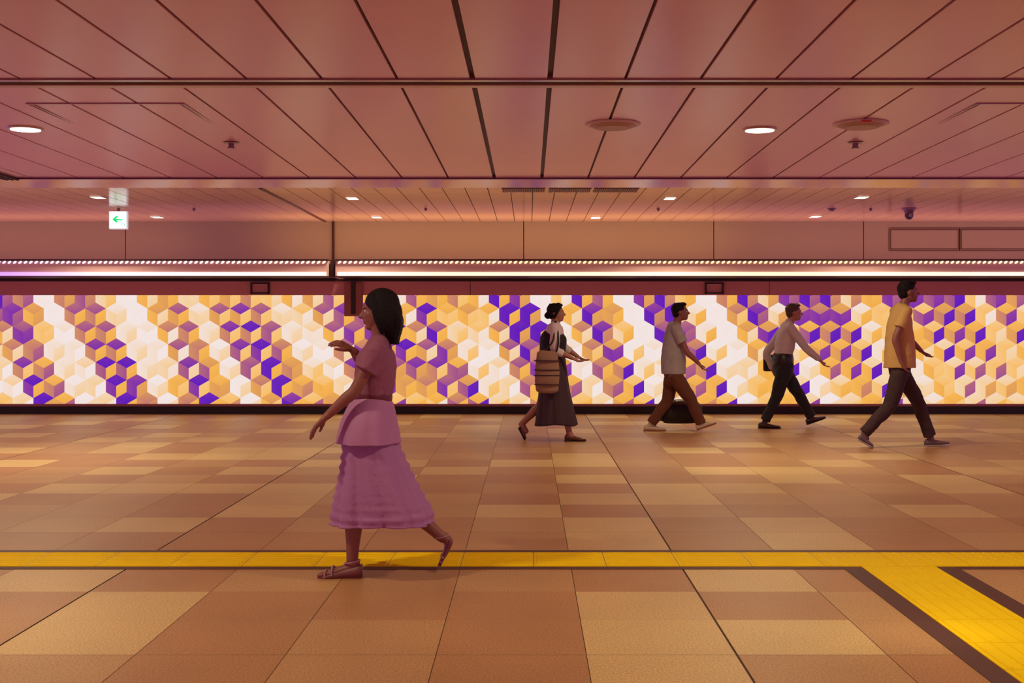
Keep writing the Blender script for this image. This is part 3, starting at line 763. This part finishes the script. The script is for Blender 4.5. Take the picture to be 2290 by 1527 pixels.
sandal(None, 0, Vector((-1,0,0)), Z, w_(814,1285,-.07), w_(716,1286,-.07), w_(792,1250,-.07))
hu = (w_(985,1262,.075)-w_(1016,1226,.075)).normalized(); upv = Vector((-hu.z,0,hu.x)); upv = upv if upv.x < 0 else -upv
sandal(None, 0, hu, upv*.4, w_(1012,1216,.075), w_(983,1272,.075), w_(986,1205,.075))

# ------------------------------------------------------------------ generic clothed walker
def walker(label, px, d, c):
    r = person_root(px, d, label); p = P_(r, d, 1); w_ = p.w; k = c.get('hk', 1.0)
    hw_, sw = c.get('hip', .085), c.get('sh', .185)
    pel, wai, che, sho, nek = [w_(*c[n]) for n in ('pelvis','waist','chest','shoulder','neck')]
    bm = bmesh.new(); g = c.get('girth', 1.0)
    tube(bm, [pel, wai, che, sho, nek], [(.15*g,.10*g),(.13*g,.095*g),(.155*g,.11*g),(.15*g,.075),(.052,.052)], n=5)
    hc = w_(*c['head']); tube(bm, [nek-Z*.02, nek.lerp(hc,.4), hc-Z*.05], [.056,.05,.05], n=2)
    q, Re = head(bm, hc, 1, pitch=c.get('pitch', .05), k=k)
    sn, sf = sho+Y*(-sw)-Z*.01, sho+Y*sw-Z*.01
    eln, wn, hn = [w_(*c[n], -sw-.03) for n in ('el_n','wr_n','ha_n')]
    elf, wf, hf = [w_(*c[n], sw+.03) for n in ('el_f','wr_f','ha_f')]
    arm(bm, sn, eln, wn); arm(bm, sf, elf, wf)
    hand(bm, wn, hn-wn, Y+Z*.2, .35, 1, 1); hand(bm, wf, hf-wf, Y+Z*.2, c.get('curl_f', .35), 1, -1)
    hpn, hpf = pel+Y*(-hw_), pel+Y*hw_
    kn, an = [w_(*c[n], -hw_) for n in ('kn_n','an_n')]; kf, af = [w_(*c[n], hw_) for n in ('kn_f','an_f')]
    legs(bm, hpn, hpf, kn, an, kf, af)
    p.add('body', bm, c.get('skin', M_skin), .0062, 3); eyes(p, q, Re, k)
    # hair
    bm = bmesh.new(); ell(bm, q(-.024,0,.038), (.094*k,.081*k,.080*k), Re, 4); ell(bm, q(-.055,0,-.005), (.055*k,.068*k,.075*k), Re, 3)
    ell(bm, q(.03,0,.088), (.05*k,.06*k,.03*k), Re, 3)
    for i in range(18):
        a = i*2.4; tube(bm, [q(-.02+.05*math.cos(a), .05*math.sin(a), .105), q(.0+.085*math.cos(a+.3), .075*math.sin(a+.3), .085)], [.012,.006], n=2, seg=6)
    if c.get('bun'):
        ell(bm, q(*c['bun']), (.042*k,)*3, Re, 3)
        for s in (-1,1): tube(bm, [q(.05,s*.045,.07), q(.01,s*.08,.01), q(-.03,s*.074,-.06)], [.02,.018,.016], n=3)
    if c.get('longhair'):
        tube(bm, [q(-.05,0,.03), q(-.075,0,-.05), q(-.07,0,-.11)], [(.07,.05),(.07,.04),(.045,.02)], n=4)
    p.add('hair', bm, c.get('hair', M_hair), .0065, 1, wr=.01, ws=.03)
    # top
    bm = bmesh.new(); G = g
    lo = w_(*c['hem'])
    tube(bm, [lo, wai, che, sho+Z*.0, sho.lerp(nek,.6)], [c.get('hem_r', (.165,.125)), ((.150*G,.118*G) if not c.get('loose') else (.188*G,.152*G)), (.172*G,.128*G), (.168*G,.092), (.085,.068)], n=6, seg=28, cap=False)
    fr = c.get('sleeve', .45)
    for a_, b_, w2 in ((sn, eln, wn), (sf, elf, wf)):
        ell(bm, a_+Z*.002, (.062,.058,.060), None, 3); tube(bm, [a_+Z*.0, sho.lerp(nek,.45)], [.058,.062], n=1)
        if fr <= 1: tube(bm, [a_+Z*.004, a_.lerp(b_, fr*.5), a_.lerp(b_, fr)], [.064,.066,.068], n=3, cap=False)
        else: tube(bm, [a_+Z*.004, a_.lerp(b_,.5), b_, b_.lerp(w2,.5), b_.lerp(w2, fr-1)], [.062,.060,.052,.046,.038], n=4)
    p.add('shirt', bm, c['shirt'], .009, 2, wr=.016, ws=.1)
    # collar
    if c.get('collar'):
        bm = bmesh.new(); cc = sho.lerp(nek,.75); tube(bm, [cc-Z*.008, cc+Z*.022], [(.066,.064),(.060,.058)], n=2, seg=24); p.add('collar', bm, c['shirt'], 0)
    if c.get('trousers'):
        bm = bmesh.new()
        tube(bm, [pel-Z*.05, pel+Z*.02, c.get('wtop') and w_(*c['wtop']) or wai], [(.165,.125),(.170,.130),(.168,.134)] if not c.get('loose') else [(.152,.112),(.155,.116),(.138,.102)], n=4, seg=24)
        for h, kk, a_, s in ((hpn,kn,an,-1),(hpf,kf,af,1)):
            e = kk.lerp(a_, 1.03)
            tube(bm, [h+Z*.02, h.lerp(kk,.5), kk, kk.lerp(a_,.5), e], [.104 if not c.get('loose') else .094,.092,.075,.068,.066], n=5, seg=20, cap=False)
        p.add('trousers', bm, c['trousers'], .0095, 2, wr=.02, ws=.1)
        bm = bmesh.new(); bt = c.get('wtop') and w_(*c['wtop']) or wai
        kk = 1.0 if c.get('loose') else 1.18; tube(bm, [bt-Z*.02, bt+Z*.018], [(.147*kk,.116*kk),(.146*kk,.115*kk)], n=1, seg=28); p.add('belt', bm, mat('black_belt', (.01,.006,.006), .4), 0)
    # shoes
    for key, off in (('shoe_n', -hw_), ('shoe_f', hw_)):
        hx, hy, tx, ty = c[key]; A = w_(hx,hy,off)+p.o; B = w_(tx,ty,off)+p.o
        if A.z < .004: A.z = .0
        if B.z < .004: B.z = .0
        f = (B-A); u = Vector((-f.z,0,f.x)); u = u if u.z > 0 or abs(u.z) < .2 else -u
        if u.z < 0: u = -u
        up, sd = shoe(p.root, A, f, u, f.length, c['shoe_m'], c['sole_m'], 1.0, heel=c.get('heel', 0))
        if c.get('laces'):
            bm = bmesh.new(); fn = f.normalized(); un = (u-fn*u.dot(fn)).normalized()
            for i in range(4):
                b_ = A-p.o+fn*(f.length*(.40+.085*i))+un*(.070-.0065*i); tube(bm, [b_-sd*.024, b_+un*.004, b_+sd*.024], [.0035]*3, side=fn, n=2, seg=6)
            obj('laces', bm, mat('dark_laces', (.05,.02,.03), .6), up, smooth=True)
        bm = bmesh.new(); a_ = an if off < 0 else af; fn = f.normalized()
        tube(bm, [A-p.o+fn*.075+u.normalized()*.06, a_+(a_-(kn if off < 0 else kf)).normalized()*.01], [.038,.037], n=2)
        p.add('sock', bm, c.get('sock', c['shoe_m']), 0)
    return p, q, Re, (kn, an, kf, af, hn, hf, sho)

# ------------------------------------------------------------------ woman with the dark vest
M_wh = mat('white_blouse', (.66,.58,.56), .8, noise=.04, nscale=30)
D2 = 13.97
c2 = dict(head=(1244,699), neck=(1242,723), shoulder=(1241,731), chest=(1239,752), waist=(1237,783), pelvis=(1238,812), hem=(1237,800), hem_r=(.14,.105),
  el_n=(1240,781), wr_n=(1277,799), ha_n=(1292,806), el_f=(1262,776), wr_f=(1292,797), ha_f=(1305,805),
  kn_n=(1258,893), an_n=(1272,964), kn_f=(1210,905), an_f=(1168,948), shoe_n=(1262,985,1309,985), shoe_f=(1158,958,1172,988),
  shirt=M_wh, sleeve=1.25, shoe_m=mat('brown_loafer', (.12,.035,.02), .35), sole_m=mat('dark_sole', (.015,.006,.006), .5), heel=.04, hk=.95, girth=.9, sh=.165,
  skin=M_skin, bun=(-.105,0,-.03), sock=M_skin)
p, q, Re, info = walker('woman in white blouse, black vest and long dark skirt walking right with a beige bag', 1240, D2, c2)
w_ = p.w
bm = bmesh.new()
tube(bm, [w_(1236,806), w_(1236,780), w_(1238,754), w_(1240,740)], [(.172,.145),(.172,.15),(.176,.15),(.11,.10)], n=5, seg=28, cap=False)
p.add('vest', bm, mat('black_vest', (.012,.006,.008), .8), .009, 2, wr=.012, ws=.06)
M_sk = mat('dark_skirt', (.045,.02,.026), .85, noise=.1, nscale=30)
def rg2(py, xl, xr, ry):
    a = w_(xl,py); c = w_(xr,py); return ((a.x+c.x)/2, 0, a.z, (c.x-a.x)/2, ry)
bm = ringskirt([rg2(795,1208,1264,.18), rg2(830,1206,1268,.205), rg2(870,1205,1273,.22), rg2(910,1201,1281,.235), rg2(949,1196,1290,.25)], 9, .05, 100, hemwave=.012)
p.add('skirt', bm, M_sk, 0).modifiers.new('thickness', 'SOLIDIFY').thickness = .006
# beige bag on her shoulder
t0 = w_(1223,872,-.27)+p.o; bag = empty('shoulder_bag', t0, 'beige striped tall cloth bag hanging at the hip of the woman in the black vest', 'bag')
bw = 27/193.3; bh = 84/193.3
bm = bmesh.new(); tube(bm, [Vector((0,0,.02)), Vector((0,0,bh*.35)), Vector((0,0,bh*.75)), Vector((0,0,bh))], [(.055,bw*.92),(.075,bw),(.06,bw*.95),(.035,bw*.85)], n=4, seg=28)
obj('bag_body', bm, mat('beige_cloth', (.30,.17,.10), .85, noise=.1, nscale=30), bag, smooth=True, mods=[wrinkle(.02,.1)])
bm = bmesh.new()
for f in (.18,.42,.56,.80):
    a = bw*1.0; tube(bm, [Vector((0,0,bh*f-.006)), Vector((0,0,bh*f+.006))], [(.082,a*1.06),(.082,a*1.06)], n=1, seg=28, cap=False)
obj('dark_stripes', bm, mat('bag_stripe', (.05,.022,.02), .85), bag, smooth=True)
bm = bmesh.new(); shp = w_(1241,727,-.165)+p.o-t0
tube(bm, [Vector((-.09,0,bh-.03)), shp+Vector((-.03,-.085,-.18)), shp+Vector((0,.0,.055)), shp+Vector((.035,-.085,-.18)), Vector((.09,0,bh-.03))], [.011]*5, side=Vector((1,0,0)), n=6, seg=8)
obj('strap', bm, mat('bag_strap', (.02,.01,.01), .6), bag, smooth=True)

# ------------------------------------------------------------------ man in the grey-green T-shirt
D3 = 15.15
c3 = dict(head=(1522,697), neck=(1513,722), shoulder=(1508,732), chest=(1506,760), waist=(1506,800), pelvis=(1506,838), hem=(1506,836), hem_r=(.185,.150), loose=1, wtop=(1506,812),
  el_n=(1531,785), wr_n=(1557,811), ha_n=(1569,826), el_f=(1512,790), wr_f=(1519,838), ha_f=(1520,856), curl_f=1.0,
  kn_n=(1542,892), an_n=(1565,944), kn_f=(1494,896), an_f=(1459,946), shoe_n=(1557,961,1599,946), shoe_f=(1441,966,1490,966),
  shirt=mat('grey_green_shirt', (.36,.33,.32), .85, noise=.2, nscale=9), sleeve=.62, trousers=mat('rust_trousers', (.12,.036,.012), .85, noise=.2, nscale=14),
  shoe_m=mat('cream_sneaker', (.55,.42,.28), .6), sole_m=mat('sneaker_sole', (.30,.10,.06), .6), laces=True, skin=M_skin_d, pitch=.10)
p, q, Re, info = walker('short-haired man in grey T-shirt and rust trousers walking right, carrying a dark bag', 1506, D3, c3)
hf = info[5]+p.o
bx = W(1520, 947, D3+.30); bag = empty('duffel_bag', (bx.x, D3+.30, bx.z), 'dark duffel bag with reddish top carried low by the man in rust trousers', 'bag')
bm = bmesh.new(); L_ = 37/178
tube(bm, [Vector((-L_,0,.15)), Vector((-L_*.8,0,.15)), Vector((L_*.8,0,.15)), Vector((L_,0,.15))], [(.10,.125),(.125,.148),(.125,.148),(.10,.125)], n=4, seg=28)
obj('bag_body', bm, mat('black_bag', (.012,.006,.006), .6), bag, smooth=True)
bm = bmesh.new(); tube(bm, [Vector((-L_*1.04,0,.235)), Vector((0,0,.262)), Vector((L_*1.04,0,.235))], [(.075,.045),(.10,.05),(.075,.045)], n=5, seg=20); obj('top_flap', bm, mat('red_brown_leather', (.10,.02,.012), .45), bag, smooth=True)
hl = hf-bag.location
bm = bmesh.new()
for s in (-1, 1): tube(bm, [Vector((-.13,s*.06,.27)), Vector((-.06,s*.03,.27+(hl.z-.27)*.7)), hl+Vector((0,0,-.01)), Vector((.10,s*.03,.27+(hl.z-.27)*.7)), Vector((.14,s*.06,.27))], [.009]*5, n=6, seg=8)
obj('handle', bm, mat('handle_leather', (.06,.015,.01), .5), bag, smooth=True)

# ------------------------------------------------------------------ man in the white shirt
D4 = 15.7
c4 = dict(head=(1776,698), neck=(1766,722), shoulder=(1761,732), chest=(1757,758), waist=(1752,790), pelvis=(1752,824), hem=(1751,806), hem_r=(.13,.10), wtop=(1751,804),
  el_n=(1795,778), wr_n=(1825,804), ha_n=(1837,818), el_f=(1722,790), wr_f=(1734,828), ha_f=(1741,842),
  kn_n=(1734,886), an_n=(1709,938), kn_f=(1787,878), an_f=(1817,931), shoe_n=(1693,957,1742,957), shoe_f=(1808,951,1850,936),
  shirt=mat('white_shirt', (.52,.42,.45), .8, noise=.04, nscale=30), sleeve=1.85, trousers=mat('black_trousers', (.008,.004,.006), .8),
  shoe_m=mat('dark_brown_shoe', (.035,.012,.010), .3), sole_m=mat('black_sole', (.01,.005,.005), .5), heel=.015, hair=M_hairb, collar=True, pitch=.02)
p, q, Re, info = walker('man in white long-sleeved shirt and black trousers walking right', 1752, D4, c4)
w_ = p.w
t0 = w_(1731,832,.30)+p.o; bag = empty('shoulder_bag', t0, 'small black bag at the back hip of the man in the white shirt', 'bag')
bm = bmesh.new(); hx = 14/172; box(bm, -hx, hx, -.035, .035, 0, .22); obj('bag_body', bm, mat('black_bag_cloth', (.008,.005,.006), .7), bag, mods=[bevel(.025,4)])
bm = bmesh.new(); sp_ = w_(1761,729,.17)+p.o-t0
tube(bm, [Vector((-hx,0,.2)), sp_+Vector((-.08,.02,-.15)), sp_+Vector((0,.0,.04)), sp_+Vector((.05,.03,-.15)), Vector((hx,0,.2))], [.008]*5, side=Vector((1,0,0)), n=6, seg=8)
obj('strap', bm, mat('bag_strap', (.02,.01,.01), .6), bag, smooth=True)

# ------------------------------------------------------------------ man in the yellow shirt
D5 = 13.2
c5 = dict(head=(2032,652), neck=(2021,682), shoulder=(2015,694), chest=(2012,730), waist=(2012,778), pelvis=(2012,818), hem=(2012,822), hem_r=(.205,.165), loose=1, wtop=(2012,792), girth=1.05,
  el_n=(1988,757), wr_n=(2000,806), ha_n=(2008,824), el_f=(2046,757), wr_f=(2075,785), ha_f=(2090,798),
  kn_n=(1985,905), an_n=(1930,965), kn_f=(2058,900), an_f=(2085,975), shoe_n=(1912,982,1946,1003), shoe_f=(2074,1000,2130,996),
  shirt=mat('yellow_shirt', (.58,.36,.12), .85, noise=.1, nscale=12), sleeve=.6, trousers=mat('dark_brown_trousers', (.045,.02,.022), .85, noise=.15, nscale=12),
  shoe_m=mat('grey_shoe', (.14,.09,.10), .5), sole_m=mat('pale_sole', (.5,.42,.45), .5), hair=M_hair, hk=1.06, sh=.2, skin=M_skin_d)
walker('tall man in yellow shirt and dark trousers striding right at the far right', 2012, D5, c5)
